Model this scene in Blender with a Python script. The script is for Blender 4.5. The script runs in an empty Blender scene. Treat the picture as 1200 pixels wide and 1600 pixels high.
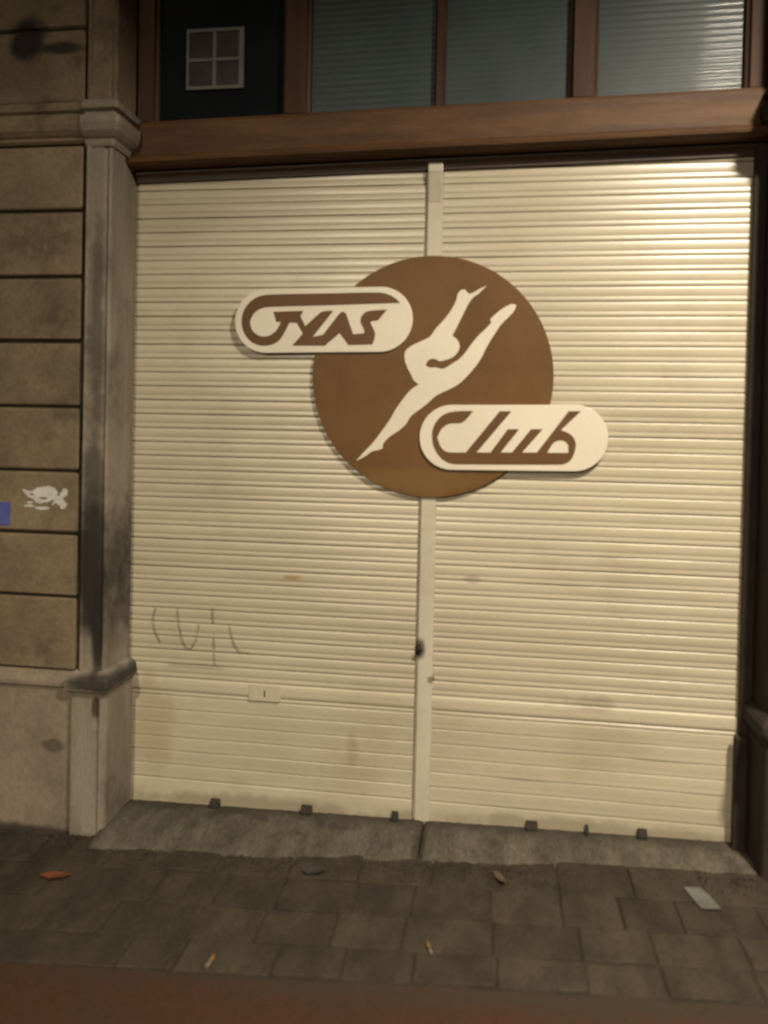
import bpy, bmesh, math, random
from mathutils import Vector, Matrix
random.seed(7)
S = bpy.context.scene
COL = S.collection

# ------------------------------------------------------------------ camera
cam = bpy.data.cameras.new('camera')
cam_o = bpy.data.objects.new('camera', cam)
COL.objects.link(cam_o)
cam.sensor_width = 36.0
cam.lens = 1177.0 / 1600.0 * 36.0
cam.shift_x = -12.5 / 1600.0
cam.shift_y = -101.2 / 1600.0
cam.clip_start = 0.05
cam.clip_end = 400.0
RGT = Vector((0.990242, 0.137678, 0.021597))
UPV = Vector((-0.023607, 0.012986, 0.999637))
FWD = Vector((-0.137347, 0.990392, -0.016109))
m = Matrix((RGT, UPV, -FWD)).transposed().to_4x4()
m.translation = Vector((1.4905, -2.939, 1.5147))
cam_o.matrix_world = m
cam.dof.use_dof = True                 # the phone focused past the wall
cam.dof.focus_distance = 6.0
cam.dof.aperture_fstop = 1.4
S.camera = cam_o

# ------------------------------------------------------------------ night sky and exposure
W = bpy.data.worlds.new('World')
S.world = W
W.use_nodes = True
wn, wl = W.node_tree.nodes, W.node_tree.links
wn.clear()
wo = wn.new('ShaderNodeOutputWorld')
bg = wn.new('ShaderNodeBackground')
sky = wn.new('ShaderNodeTexSky')
sky.sky_type = 'NISHITA'
sky.sun_disc = False
sky.sun_elevation = math.radians(-6.0)
sky.sun_rotation = math.radians(140.0)
glow = wn.new('ShaderNodeMix')
glow.data_type = 'RGBA'
glow.blend_type = 'ADD'
glow.inputs[0].default_value = 1.0
wl.new(sky.outputs[0], glow.inputs[6])
glow.inputs[7].default_value = (0.40, 0.33, 0.28, 1)      # even city glow under the night cloud
wl.new(glow.outputs[2], bg.inputs['Color'])
bg.inputs['Strength'].default_value = 0.075
wl.new(bg.outputs[0], wo.inputs['Surface'])
S.view_settings.view_transform = 'Standard'
S.view_settings.look = 'None'
S.view_settings.exposure = 0.0
S.view_settings.gamma = 1.0
S.view_settings.use_curve_mapping = False
LAMP_POS = (2.90, -2.2, 3.90)
LAMP_WATTS = 275.0
LAMP_COLOUR = (1.0, 0.87, 0.69)
FILL_LAMP_POS = (-0.60, -9.5, 4.4)  # lamp added as frontal fill to lift the left side
FILL_LAMP_WATTS = 580.0
FILL_LAMP_COLOUR = (1.0, 0.86, 0.64)

# ------------------------------------------------------------------ materials
def mat(name, c1, c2, scale=6.0, stretch=(1, 1, 1), rough=0.7, bump=0.25, bump_scale=60.0, fine=0.35,
        blotch=None, blotch_amt=0.5, blotch_scale=2.0, spots=(), obj_var=0.0, spec=0.5, rvar=0.1, metallic=0.0,
        bump_dist=0.004, ydirt=None):
    M = bpy.data.materials.new(name)
    M.use_nodes = True
    n, l = M.node_tree.nodes, M.node_tree.links
    b = n['Principled BSDF']
    b.inputs['Metallic'].default_value = metallic
    b.inputs['Specular IOR Level'].default_value = spec
    geo = n.new('ShaderNodeNewGeometry')
    mp = n.new('ShaderNodeMapping')
    mp.inputs['Scale'].default_value = stretch
    l.new(geo.outputs['Position'], mp.inputs['Vector'])

    def noise(sc, det=6.0, vec=None, ro=0.6):
        t = n.new('ShaderNodeTexNoise')
        t.inputs['Scale'].default_value = sc
        t.inputs['Detail'].default_value = det
        t.inputs['Roughness'].default_value = ro
        l.new(vec or mp.outputs[0], t.inputs['Vector'])
        return t.outputs['Fac']

    def ramp(src, a, bb):
        r = n.new('ShaderNodeMapRange')
        r.interpolation_type = 'SMOOTHSTEP'
        r.inputs['From Min'].default_value = a
        r.inputs['From Max'].default_value = bb
        l.new(src, r.inputs['Value'])
        return r.outputs[0]

    def mixc(fac, a, bb, mode='MIX'):
        x = n.new('ShaderNodeMix')
        x.data_type = 'RGBA'
        x.blend_type = mode
        if hasattr(fac, 'links'): l.new(fac, x.inputs[0])
        else: x.inputs[0].default_value = fac
        for i, v in ((6, a), (7, bb)):
            if hasattr(v, 'links'): l.new(v, x.inputs[i])
            else: x.inputs[i].default_value = (*v, 1)
        return x.outputs[2]

    def math_(op, a, bb):
        x = n.new('ShaderNodeMath')
        x.operation = op
        for i, v in ((0, a), (1, bb)):
            if hasattr(v, 'links'): l.new(v, x.inputs[i])
            else: x.inputs[i].default_value = v
        return x.outputs[0]

    col = mixc(ramp(noise(scale), 0.35, 0.65), c1, c2)
    if fine:
        f = ramp(noise(bump_scale * 1.3, 3.0), 0.25, 0.75)
        dark = tuple(v * (1 - fine) for v in (1, 1, 1))
        col = mixc(1.0, col, mixc(f, dark, (1.0, 1.0, 1.0)), 'MULTIPLY')
    if blotch:
        w = ramp(noise(blotch_scale, 8.0, geo.outputs['Position'], 0.68), 0.50, 0.68)
        col = mixc(math_('MULTIPLY', w, blotch_amt), col, blotch)
    if spots:
        sep = n.new('ShaderNodeSeparateXYZ')
        l.new(geo.outputs['Position'], sep.inputs[0])
        wob = noise(9.0, 6.0, geo.outputs['Position'], 0.65)
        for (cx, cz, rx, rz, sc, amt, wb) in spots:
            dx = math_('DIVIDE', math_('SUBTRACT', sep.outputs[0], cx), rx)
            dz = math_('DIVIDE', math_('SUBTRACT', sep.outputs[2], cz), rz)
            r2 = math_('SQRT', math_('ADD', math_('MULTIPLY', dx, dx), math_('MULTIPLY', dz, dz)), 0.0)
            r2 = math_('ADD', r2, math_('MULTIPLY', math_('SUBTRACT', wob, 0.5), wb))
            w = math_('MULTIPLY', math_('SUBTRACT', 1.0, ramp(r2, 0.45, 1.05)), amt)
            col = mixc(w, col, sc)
    if ydirt:                                   # dirt trodden or blown in along an edge, ragged
        y0, y1, dc, damt, dn = ydirt
        sp = n.new('ShaderNodeSeparateXYZ')
        l.new(geo.outputs['Position'], sp.inputs[0])
        yy = math_('ADD', sp.outputs[1], math_('MULTIPLY', math_('SUBTRACT', noise(7.0, 8.0, geo.outputs['Position'], 0.7), 0.5), dn))
        col = mixc(math_('MULTIPLY', ramp(yy, y0, y1), damt), col, dc)
    if obj_var:
        oi = n.new('ShaderNodeObjectInfo')
        v = n.new('ShaderNodeMapRange')
        v.inputs['To Min'].default_value = 1.0 - obj_var
        v.inputs['To Max'].default_value = 1.0 + obj_var
        l.new(oi.outputs['Random'], v.inputs['Value'])
        hs = n.new('ShaderNodeHueSaturation')
        l.new(v.outputs[0], hs.inputs['Value'])
        l.new(col, hs.inputs['Color'])
        col = hs.outputs[0]
    l.new(col, b.inputs['Base Color'])
    rr = n.new('ShaderNodeMapRange')
    rr.inputs['To Min'].default_value = max(0.02, rough - rvar)
    rr.inputs['To Max'].default_value = min(1.0, rough + rvar)
    l.new(noise(scale * 2.7), rr.inputs['Value'])
    l.new(rr.outputs[0], b.inputs['Roughness'])
    if bump:
        bp = n.new('ShaderNodeBump')
        bp.inputs['Strength'].default_value = bump
        bp.inputs['Distance'].default_value = bump_dist
        h = math_('ADD', noise(bump_scale, 8.0), math_('MULTIPLY', noise(bump_scale * 0.17, 4.0), 1.6))
        l.new(h, bp.inputs['Height'])
        l.new(bp.outputs[0], b.inputs['Normal'])
    return M

SOOT = (0.016, 0.013, 0.011)
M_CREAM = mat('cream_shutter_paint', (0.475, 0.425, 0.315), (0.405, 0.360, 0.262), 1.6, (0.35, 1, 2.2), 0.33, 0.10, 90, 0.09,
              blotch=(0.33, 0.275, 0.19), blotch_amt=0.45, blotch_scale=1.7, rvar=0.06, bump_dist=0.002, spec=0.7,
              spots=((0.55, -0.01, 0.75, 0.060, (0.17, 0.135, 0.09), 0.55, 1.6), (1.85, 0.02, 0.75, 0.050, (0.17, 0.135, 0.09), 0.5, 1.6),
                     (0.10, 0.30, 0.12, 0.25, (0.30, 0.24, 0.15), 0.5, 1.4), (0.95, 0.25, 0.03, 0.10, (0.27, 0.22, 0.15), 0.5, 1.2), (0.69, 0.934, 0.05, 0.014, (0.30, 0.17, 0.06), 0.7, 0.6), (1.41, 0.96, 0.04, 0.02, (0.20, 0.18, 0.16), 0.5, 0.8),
                     (1.875, 0.505, 0.11, 0.04, (0.22, 0.18, 0.13), 0.45, 1.6), (0.30, 0.55, 0.16, 0.012, (0.2, 0.16, 0.12), 0.5, 1.4),
                     (1.22, 0.68, 0.022, 0.04, (0.05, 0.04, 0.03), 0.9, 0.8), (1.262, 0.565, 0.014, 0.02, (0.12, 0.10, 0.07), 0.8, 0.9)))
M_POST = mat('cream_post_paint', (0.50, 0.46, 0.37), (0.44, 0.40, 0.315), 3.0, (1, 1, 0.4), 0.45, 0.10, 90, 0.08,
             blotch=(0.33, 0.27, 0.18), blotch_amt=0.4, blotch_scale=3.0, bump_dist=0.002,
             spots=((1.212, 0.68, 0.03, 0.05, (0.06, 0.05, 0.04), 0.9, 0.9), (1.256, 0.56, 0.016, 0.02, (0.12, 0.10, 0.07), 0.8, 0.9)))
M_PLATE = mat('cream_sign_paint', (0.62, 0.57, 0.465), (0.58, 0.53, 0.425), 4.0, (1, 1, 1), 0.45, 0.06, 80, 0.05, bump_dist=0.001)
M_FIG = mat('cream_figure_paint', (0.62, 0.57, 0.465), (0.58, 0.53, 0.425), 5.0, (1, 1, 1), 0.45, 0.06, 80, 0.05, bump_dist=0.001)
M_BROWN = mat('brown_sign_paint', (0.128, 0.063, 0.020), (0.108, 0.052, 0.016), 3.0, (1, 1, 1), 0.5, 0.08, 70, 0.10,
              blotch=(0.150, 0.088, 0.028), blotch_amt=0.55, blotch_scale=2.2, bump_dist=0.0015, spec=0.22,
              spots=((1.20, 1.345, 0.30, 0.06, (0.150, 0.088, 0.026), 0.6, 1.2),))
M_LETTER = mat('brown_letter_paint', (0.12, 0.060, 0.024), (0.105, 0.052, 0.020), 3.0, (1, 1, 1), 0.5, 0.06, 70, 0.10, bump_dist=0.001, spec=0.22)
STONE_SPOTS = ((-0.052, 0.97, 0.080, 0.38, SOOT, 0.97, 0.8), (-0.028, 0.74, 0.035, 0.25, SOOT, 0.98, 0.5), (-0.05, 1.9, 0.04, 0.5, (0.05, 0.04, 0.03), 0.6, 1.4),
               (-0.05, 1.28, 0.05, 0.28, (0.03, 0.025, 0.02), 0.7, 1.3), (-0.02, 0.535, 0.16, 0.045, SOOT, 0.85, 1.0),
               (-0.02, 0.44, 0.02, 0.06, (0.05, 0.03, 0.018), 0.9, 0.8), (-0.19, 0.27, 0.06, 0.03, (0.04, 0.033, 0.026), 0.6, 1.8),
               (-0.36, 3.02, 0.095, 0.12, (0.012, 0.009, 0.013), 0.93, 1.2), (-0.22, 2.985, 0.14, 0.032, (0.014, 0.01, 0.013), 0.85, 0.8),
               (-0.30, -0.085, 0.35, 0.045, (0.02, 0.016, 0.013), 0.85, 0.9))
M_STONE = mat('weathered_sandstone', (0.212, 0.162, 0.101), (0.150, 0.114, 0.073), 4.0, (1, 1, 1), 0.85, 0.35, 50, 0.24,
              blotch=(0.070, 0.052, 0.037), blotch_amt=0.65, blotch_scale=6.0, spots=STONE_SPOTS, obj_var=0.16, spec=0.3)
M_JAMB = mat('limestone_jamb', (0.27, 0.235, 0.185), (0.20, 0.17, 0.13), 4.0, (2.5, 2.5, 0.5), 0.8, 0.35, 60, 0.24,
             blotch=(0.085, 0.068, 0.052), blotch_amt=0.7, blotch_scale=3.0, spots=STONE_SPOTS, spec=0.3)
M_JAMB_SHADED = mat('shaded_limestone_jamb', (0.036, 0.027, 0.020), (0.020, 0.015, 0.011), 4.0, (2.5, 2.5, 0.5), 0.85, 0.45, 60, 0.35,  # jamb limestone coloured near-black, the unlit right reveal's shade put into its colour
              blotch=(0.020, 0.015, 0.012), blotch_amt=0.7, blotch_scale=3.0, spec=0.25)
M_PLINTH = mat('stained_plinth_stone', (0.25, 0.200, 0.148), (0.18, 0.145, 0.110), 3.5, (1, 1, 0.8), 0.85, 0.35, 45, 0.24,
               blotch=(0.10, 0.082, 0.066), blotch_amt=0.7, blotch_scale=2.6, spots=STONE_SPOTS, spec=0.3)
M_CORE = mat('dark_joint_mortar', (0.052, 0.041, 0.030), (0.034, 0.027, 0.020), 9.0, (1, 1, 1), 0.95, 0.4, 70, 0.3, spec=0.1)
M_WOOD = mat('brown_painted_wood', (0.112, 0.053, 0.019), (0.066, 0.030, 0.0115), 3.0, (0.5, 4, 5), 0.6, 0.35, 40, 0.25, spec=0.3,
             blotch=(0.055, 0.026, 0.011), blotch_amt=0.5, blotch_scale=4.0, bump_dist=0.003)
M_WOODV = mat('brown_mullion_wood', (0.066, 0.033, 0.018), (0.045, 0.022, 0.012), 3.0, (5, 4, 0.5), 0.6, 0.35, 40, 0.25, bump_dist=0.003, spec=0.2)
M_DARKWOOD = mat('dark_trim_wood', (0.055, 0.026, 0.014), (0.038, 0.018, 0.010), 4.0, (0.5, 4, 5), 0.6, 0.3, 40, 0.25)
M_RIB = mat('ribbed_obscure_glass', (0.048, 0.066, 0.068), (0.034, 0.049, 0.052), 1.3, (1, 1, 1), 0.46, 0.10, 120, 0.25,
            blotch=(0.03, 0.034, 0.034), blotch_amt=0.5, blotch_scale=2.0, bump_dist=0.001, spec=0.25)
_b = M_RIB.node_tree.nodes['Principled BSDF']
_b.inputs['Coat Weight'].default_value = 0.045
_b.inputs['Coat Roughness'].default_value = 0.06
M_DARKGLASS = mat('dark_clear_glass', (0.009, 0.011, 0.013), (0.006, 0.008, 0.010), 2.0, (1, 1, 1), 0.12, 0.0, 40, 0.0, spec=0.3, rvar=0.03)
M_GRIDBAR = mat('grey_glazing_bar', (0.13, 0.125, 0.12), (0.10, 0.095, 0.09), 6.0, (1, 1, 1), 0.6, 0.1, 60, 0.1)
M_GRIDPANE = mat('dusty_brown_glass', (0.030, 0.025, 0.023), (0.024, 0.019, 0.018), 6.0, (1, 1, 1), 0.3, 0.0, 40, 0.15)
M_SILL = mat('worn_granite_threshold', (0.112, 0.097, 0.073), (0.072, 0.062, 0.047), 6.0, (2.0, 0.6, 1), 0.8, 0.6, 45, 0.45,
             blotch=(0.034, 0.028, 0.021), blotch_amt=0.8, blotch_scale=7.0, spec=0.25, ydirt=(-0.11, 0.0, (0.030, 0.024, 0.017), 0.8, 0.14),
             spots=((1.24, -0.02, 0.03, 0.06, SOOT, 0.5, 1.0),))
M_ASPH = mat('dirty_grey_asphalt', (0.050, 0.0390, 0.0262), (0.036, 0.0288, 0.0198), 9.0, (1.3, 0.8, 1), 0.8, 0.6, 170, 0.55,
             blotch=(0.020, 0.0165, 0.0125), blotch_amt=0.6, blotch_scale=3.5, spec=0.15, bump_dist=0.004)
M_FLAG = mat('worn_flagstone', (0.060, 0.0475, 0.0325), (0.040, 0.032, 0.0225), 7.0, (1.4, 0.7, 1), 0.82, 0.5, 130, 0.45,
             blotch=(0.022, 0.018, 0.0135), blotch_amt=0.65, blotch_scale=6.5, spec=0.15, bump_dist=0.006, obj_var=0.14)
M_RED = mat('faded_red_asphalt', (0.064, 0.0285, 0.0145), (0.054, 0.031, 0.0175), 3.0, (1, 1, 1), 0.8, 0.6, 170, 0.5,
            blotch=(0.042, 0.018, 0.010), blotch_amt=0.6, blotch_scale=3.0, spec=0.15, bump_dist=0.004,
            ydirt=(-0.99, -0.87, (0.036, 0.027, 0.019), 0.9, 0.16))
M_GRIT = mat('street_grit', (0.045, 0.037, 0.028), (0.018, 0.015, 0.012), 60.0, (1, 1, 1), 0.9, 0.0, 60, 0.0, spec=0.2)
M_KERB = mat('granite_kerb', (0.17, 0.16, 0.15), (0.12, 0.115, 0.105), 8.0, (1, 1, 1), 0.8, 0.5, 60, 0.3)
M_IRON = mat('rusty_dark_iron', (0.014, 0.012, 0.010), (0.024, 0.016, 0.011), 30.0, (1, 1, 1), 0.9, 0.4, 90, 0.3)
M_SHADE_STRIP = mat('dark_shade_strip_paint', (0.030, 0.021, 0.015), (0.020, 0.014, 0.010), 8.0, (1, 1, 1), 0.7, 0.3, 60, 0.3, spec=0.3)  # near-black, stands in for shade at the right edge of the slats
M_GALV = mat('grey_lamp_steel', (0.16, 0.17, 0.17), (0.13, 0.135, 0.135), 8.0, (1, 1, 1), 0.5, 0.1, 60, 0.1, metallic=0.6)
M_WHITE = mat('white_splashed_paint', (0.62, 0.61, 0.57), (0.50, 0.49, 0.45), 25.0, (1, 1, 1), 0.7, 0.3, 80, 0.2)
M_BLUE = mat('blue_sticker_print', (0.085, 0.10, 0.34), (0.07, 0.085, 0.29), 14.0, (1, 1, 1), 0.5, 0.05, 60, 0.1)
M_SCRAWL = mat('faded_marker_ink', (0.215, 0.172, 0.105), (0.31, 0.262, 0.175), 14.0, (1, 1, 1), 0.55, 0.1, 80, 0.2)
M_PAPER = mat('trodden_grey_paper', (0.125, 0.122, 0.105), (0.085, 0.083, 0.072), 20.0, (1, 1, 1), 0.8, 0.3, 90, 0.2)
M_ORANGE = mat('orange_wrapper', (0.15, 0.038, 0.016), (0.10, 0.030, 0.015), 30.0, (1, 1, 1), 0.55, 0.2, 90, 0.2)
M_LEAF = mat('dry_brown_leaf', (0.085, 0.055, 0.026), (0.06, 0.038, 0.019), 30.0, (1, 1, 1), 0.8, 0.3, 90, 0.2)
M_DLEAF = mat('rotting_dark_leaf', (0.022, 0.017, 0.012), (0.03, 0.022, 0.014), 30.0, (1, 1, 1), 0.8, 0.3, 90, 0.2)
M_BUTT = mat('cigarette_paper', (0.19, 0.155, 0.095), (0.15, 0.115, 0.065), 40.0, (1, 1, 1), 0.8, 0.1, 90, 0.1)
M_FILTER = mat('cigarette_filter', (0.24, 0.14, 0.05), (0.20, 0.11, 0.04), 40.0, (1, 1, 1), 0.8, 0.1, 90, 0.1)

# ------------------------------------------------------------------ helpers
def obj(name, verts, faces, material, parent=None, smooth=False, bevel=0.0, segs=2, loc=None, jitter=0.0):
    me = bpy.data.meshes.new(name)
    me.from_pydata([tuple(v) for v in verts], [], faces)
    bm = bmesh.new()
    bm.from_mesh(me)
    bmesh.ops.recalc_face_normals(bm, faces=bm.faces)
    if bevel:
        es = [e for e in bm.edges if len(e.link_faces) == 2 and e.calc_face_angle(0) > 0.5]
        bmesh.ops.bevel(bm, geom=es, offset=bevel, segments=segs, profile=0.5, affect='EDGES', clamp_overlap=True)
    if jitter:
        for v in bm.verts:
            v.co += Vector((random.uniform(-1, 1), random.uniform(-1, 1), random.uniform(-1, 1))) * jitter
    for f in bm.faces: f.smooth = smooth
    bm.to_mesh(me)
    bm.free()
    me.materials.append(material)
    o = bpy.data.objects.new(name, me)
    COL.objects.link(o)
    if parent is not None: o.parent = parent
    if loc: o.location = loc
    return o

def box_data(x0, x1, y0, y1, z0, z1):
    v = [(x, y, z) for x in (x0, x1) for y in (y0, y1) for z in (z0, z1)]
    f = [(0, 1, 3, 2), (4, 6, 7, 5), (0, 4, 5, 1), (2, 3, 7, 6), (0, 2, 6, 4), (1, 5, 7, 3)]
    return v, f

def box(name, x0, x1, y0, y1, z0, z1, material, parent=None, bevel=0.0, segs=2, smooth=False, jit=0.0):
    v, f = box_data(x0, x1, y0, y1, z0, z1)
    return obj(name, v, f, material, parent, smooth, bevel, segs, None, jit)

def sweep_x(name, prof, xs, material, parent=None, smooth=False, dy=None, dz=None, closed=True, bevel=0.0):
    """profile of (y, z) points carried along X through the stations xs"""
    n = len(prof)
    v, f = [], []
    for i, x in enumerate(xs):
        for (y, z) in prof:
            v.append((x, y + (dy(x, z) if dy else 0.0), z + (dz(x) if dz else 0.0)))
    for i in range(len(xs) - 1):
        for j in range(n if closed else n - 1):
            k = (j + 1) % n
            f.append((i * n + j, i * n + k, (i + 1) * n + k, (i + 1) * n + j))
    if closed:
        f.append(tuple(range(n)))
        f.append(tuple(range((len(xs) - 1) * n, len(xs) * n)))
    return obj(name, v, f, material, parent, smooth, bevel)

def sweep_z(name, prof, zs, material, parent=None, smooth=False, bevel=0.0):
    """closed profile of (x, y) points carried up Z"""
    n = len(prof)
    v = [(x, y, z) for z in zs for (x, y) in prof]
    f = []
    for i in range(len(zs) - 1):
        for j in range(n):
            k = (j + 1) % n
            f.append((i * n + j, i * n + k, (i + 1) * n + k, (i + 1) * n + j))
    f.append(tuple(range(n)))
    f.append(tuple(range((len(zs) - 1) * n, len(zs) * n)))
    return obj(name, v, f, material, parent, smooth, bevel)

def tube(name, pts, radii, material, parent=None, seg=12, cap=True):
    v, f = [], []
    pts = [Vector(p) for p in pts]
    for i, p in enumerate(pts):
        d = (pts[min(i + 1, len(pts) - 1)] - pts[max(i - 1, 0)]).normalized()
        a = d.orthogonal().normalized() if abs(d.z) > 0.9 else d.cross(Vector((0, 0, 1))).normalized()
        b = d.cross(a)
        for j in range(seg):
            t = 2 * math.pi * j / seg
            v.append(p + (a * math.cos(t) + b * math.sin(t)) * radii[i])
    for i in range(len(pts) - 1):
        for j in range(seg):
            k = (j + 1) % seg
            f.append((i * seg + j, i * seg + k, (i + 1) * seg + k, (i + 1) * seg + j))
    if cap:
        f.append(tuple(range(seg)))
        f.append(tuple(range((len(pts) - 1) * seg, len(pts) * seg)))
    return obj(name, v, f, material, parent, True)

def rounded(poly, n=5, corner=0.62):
    """Catmull-Rom through the points that turn gently; sharp corners stay sharp"""
    P = [Vector(p) for p in poly]
    N = len(P)
    sharp = []
    for i in range(N):
        a, b = (P[i] - P[i - 1]), (P[(i + 1) % N] - P[i])
        sharp.append(a.angle(b, 0) > corner)
    out = []
    for i in range(N):
        p1, p2 = P[i], P[(i + 1) % N]
        p0 = p1 if sharp[i] else P[i - 1]
        p3 = p2 if sharp[(i + 1) % N] else P[(i + 2) % N]
        L = (p2 - p1).length
        k = n if L > 0.006 and not (sharp[i] and sharp[(i + 1) % N]) else 1
        m1 = (p2 - p0) * 0.5
        m2 = (p3 - p1) * 0.5
        for mm in (m1, m2):
            if mm.length > L: mm *= L / mm.length
        for s in range(k):
            t = s / k
            out.append((2*t**3 - 3*t**2 + 1) * p1 + (t**3 - 2*t**2 + t) * m1 + (-2*t**3 + 3*t**2) * p2 + (t**3 - t**2) * m2)
    return [(p.x, p.y) for p in out]

def cutout(name, outlines, y_front, y_back, material, parent=None, bevel=0.001):
    """flat-cut board: outlines (first outer, rest holes) in X, Z, given a thickness and a slightly eased edge"""
    cu = bpy.data.curves.new(name, 'CURVE')
    cu.dimensions = '2D'
    cu.fill_mode = 'BOTH'
    for ol in outlines:
        sp = cu.splines.new('POLY')
        sp.points.add(len(ol) - 1)
        for p, (x, z) in zip(sp.points, ol): p.co = (x, z, 0, 1)
        sp.use_cyclic_u = True
    th = abs(y_back - y_front) / 2
    cu.extrude = th - bevel
    cu.bevel_depth = bevel
    cu.bevel_resolution = 1
    cu.offset = -bevel
    t = bpy.data.objects.new(name, cu)
    COL.objects.link(t)
    dg = bpy.context.evaluated_depsgraph_get()
    me = bpy.data.meshes.new_from_object(t.evaluated_get(dg))
    bpy.data.objects.remove(t)
    bpy.data.curves.remove(cu)
    mid = (y_front + y_back) / 2
    for v in me.vertices:
        x, z, d = v.co
        v.co = (x, mid - d, z)
    me.name = name
    me.materials.clear()
    me.materials.append(material)
    for p in me.polygons: p.use_smooth = False
    bm = bmesh.new()
    bm.from_mesh(me)
    bmesh.ops.remove_doubles(bm, verts=bm.verts, dist=1e-6)
    bmesh.ops.recalc_face_normals(bm, faces=bm.faces)
    bm.to_mesh(me)
    bm.free()
    o = bpy.data.objects.new(name, me)
    COL.objects.link(o)
    if parent is not None: o.parent = parent
    return o

def tag(o, label, cat, group=None):
    o['label'] = label
    o['category'] = cat
    if group: o['group'] = group
    return o

def thing(name, label, cat, loc=(0, 0, 0), group=None):
    o = bpy.data.objects.new(name, None)
    COL.objects.link(o)
    o.empty_display_size = 0.1
    tag(o, label, cat, group)
    return o

def structure(o):
    o['kind'] = 'structure'
    return o

def circle(cx, cz, r, n=128):
    return [(cx + r * math.cos(2*math.pi*i/n), cz + r * math.sin(2*math.pi*i/n)) for i in range(n)]

def stadium(ax, az, bx, bz, r, n=28):
    th = math.atan2(bz - az, bx - ax)
    out = []
    for i in range(n + 1):
        t = th - math.pi/2 + math.pi * i / n
        out.append((bx + r * math.cos(t), bz + r * math.sin(t)))
    for i in range(n + 1):
        t = th + math.pi/2 + math.pi * i / n
        out.append((ax + r * math.cos(t), az + r * math.sin(t)))
    return out

LITTER = 0.008
def ground_z(x):
    return -0.068 + 0.034 * x          # the street climbs to the right

# outlines of the sign's lettering and figure, metres on the wall (x, z)
LETTERS_TOP = [(1.1061, 2.029), (0.835, 2.0208), (0.5824, 2.0143), (0.5455, 2.0066), (0.5188, 1.9871), (0.5038, 1.9578), (0.5098, 1.9284), (0.5306, 1.9057), (0.5591, 1.8966), (0.588, 1.9019), (0.6112, 1.9189), (0.6255, 1.9416), (0.6319, 1.9552), (0.6125, 1.9552), (0.5996, 1.9948), (0.7218, 1.9985), (0.7103, 1.9772), (0.731, 1.9385), (0.7908, 1.9913), (0.8092, 1.9971), (0.8433, 1.999), (0.7617, 1.896), (0.8032, 1.9039), (0.8685, 1.9887), (0.8828, 1.9951), (0.8934, 1.9886), (0.9051, 1.9579), (0.9238, 1.9068), (0.9667, 1.9101), (0.969, 1.9228), (0.9528, 1.9547), (0.9536, 1.9739), (0.9695, 1.993), (0.9921, 1.9987), (1.0552, 2.0031), (1.022, 1.9611), (0.9942, 1.958), (0.9931, 1.9484), (1.008, 1.9197), (1.0104, 1.8974), (1.0013, 1.8674), (0.9051, 1.8644), (0.8916, 1.8842), (0.8701, 1.9111), (0.812, 1.8614), (0.6793, 1.8614), (0.7223, 1.9094), (0.6961, 1.9514), (0.6655, 1.952), (0.6481, 1.9157), (0.6254, 1.8813), (0.5954, 1.8649), (0.5551, 1.8602), (0.5177, 1.8717), (0.4901, 1.8958), (0.4738, 1.9284), (0.4697, 1.9643), (0.4779, 2.0002), (0.501, 2.0327), (0.5345, 2.0541), (0.5815, 2.063), (0.834, 2.067), (1.0229, 2.0693), (1.0617, 2.0608), (1.0877, 2.0468)]
LETTERS_LOW = [(1.3991, 1.6139), (1.3442, 1.6129), (1.2961, 1.6031), (1.262, 1.5769), (1.2436, 1.5328), (1.249, 1.4774), (1.2757, 1.4343), (1.3108, 1.4124), (1.3489, 1.4085), (1.7344, 1.4175), (1.762, 1.4284), (1.7786, 1.4525), (1.7868, 1.4933), (1.7783, 1.5189), (1.7613, 1.5354), (1.7299, 1.5476), (1.8022, 1.62), (1.7573, 1.6193), (1.6433, 1.4607), (1.5876, 1.4593), (1.6625, 1.5497), (1.619, 1.5488), (1.5498, 1.4584), (1.5065, 1.4574), (1.5747, 1.5479), (1.5315, 1.547), (1.4684, 1.4564), (1.4152, 1.4551), (1.544, 1.6156), (1.4994, 1.6149), (1.374, 1.4541), (1.3029, 1.4544), (1.2768, 1.4746), (1.2635, 1.5104), (1.2808, 1.5454), (1.3122, 1.5647), (1.359, 1.5697)]
LETTERS_LOW_HOLE = [(1.6814, 1.4603), (1.7025, 1.4968), (1.7222, 1.5081), (1.7442, 1.5066), (1.7591, 1.4927), (1.7598, 1.4622)]
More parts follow.
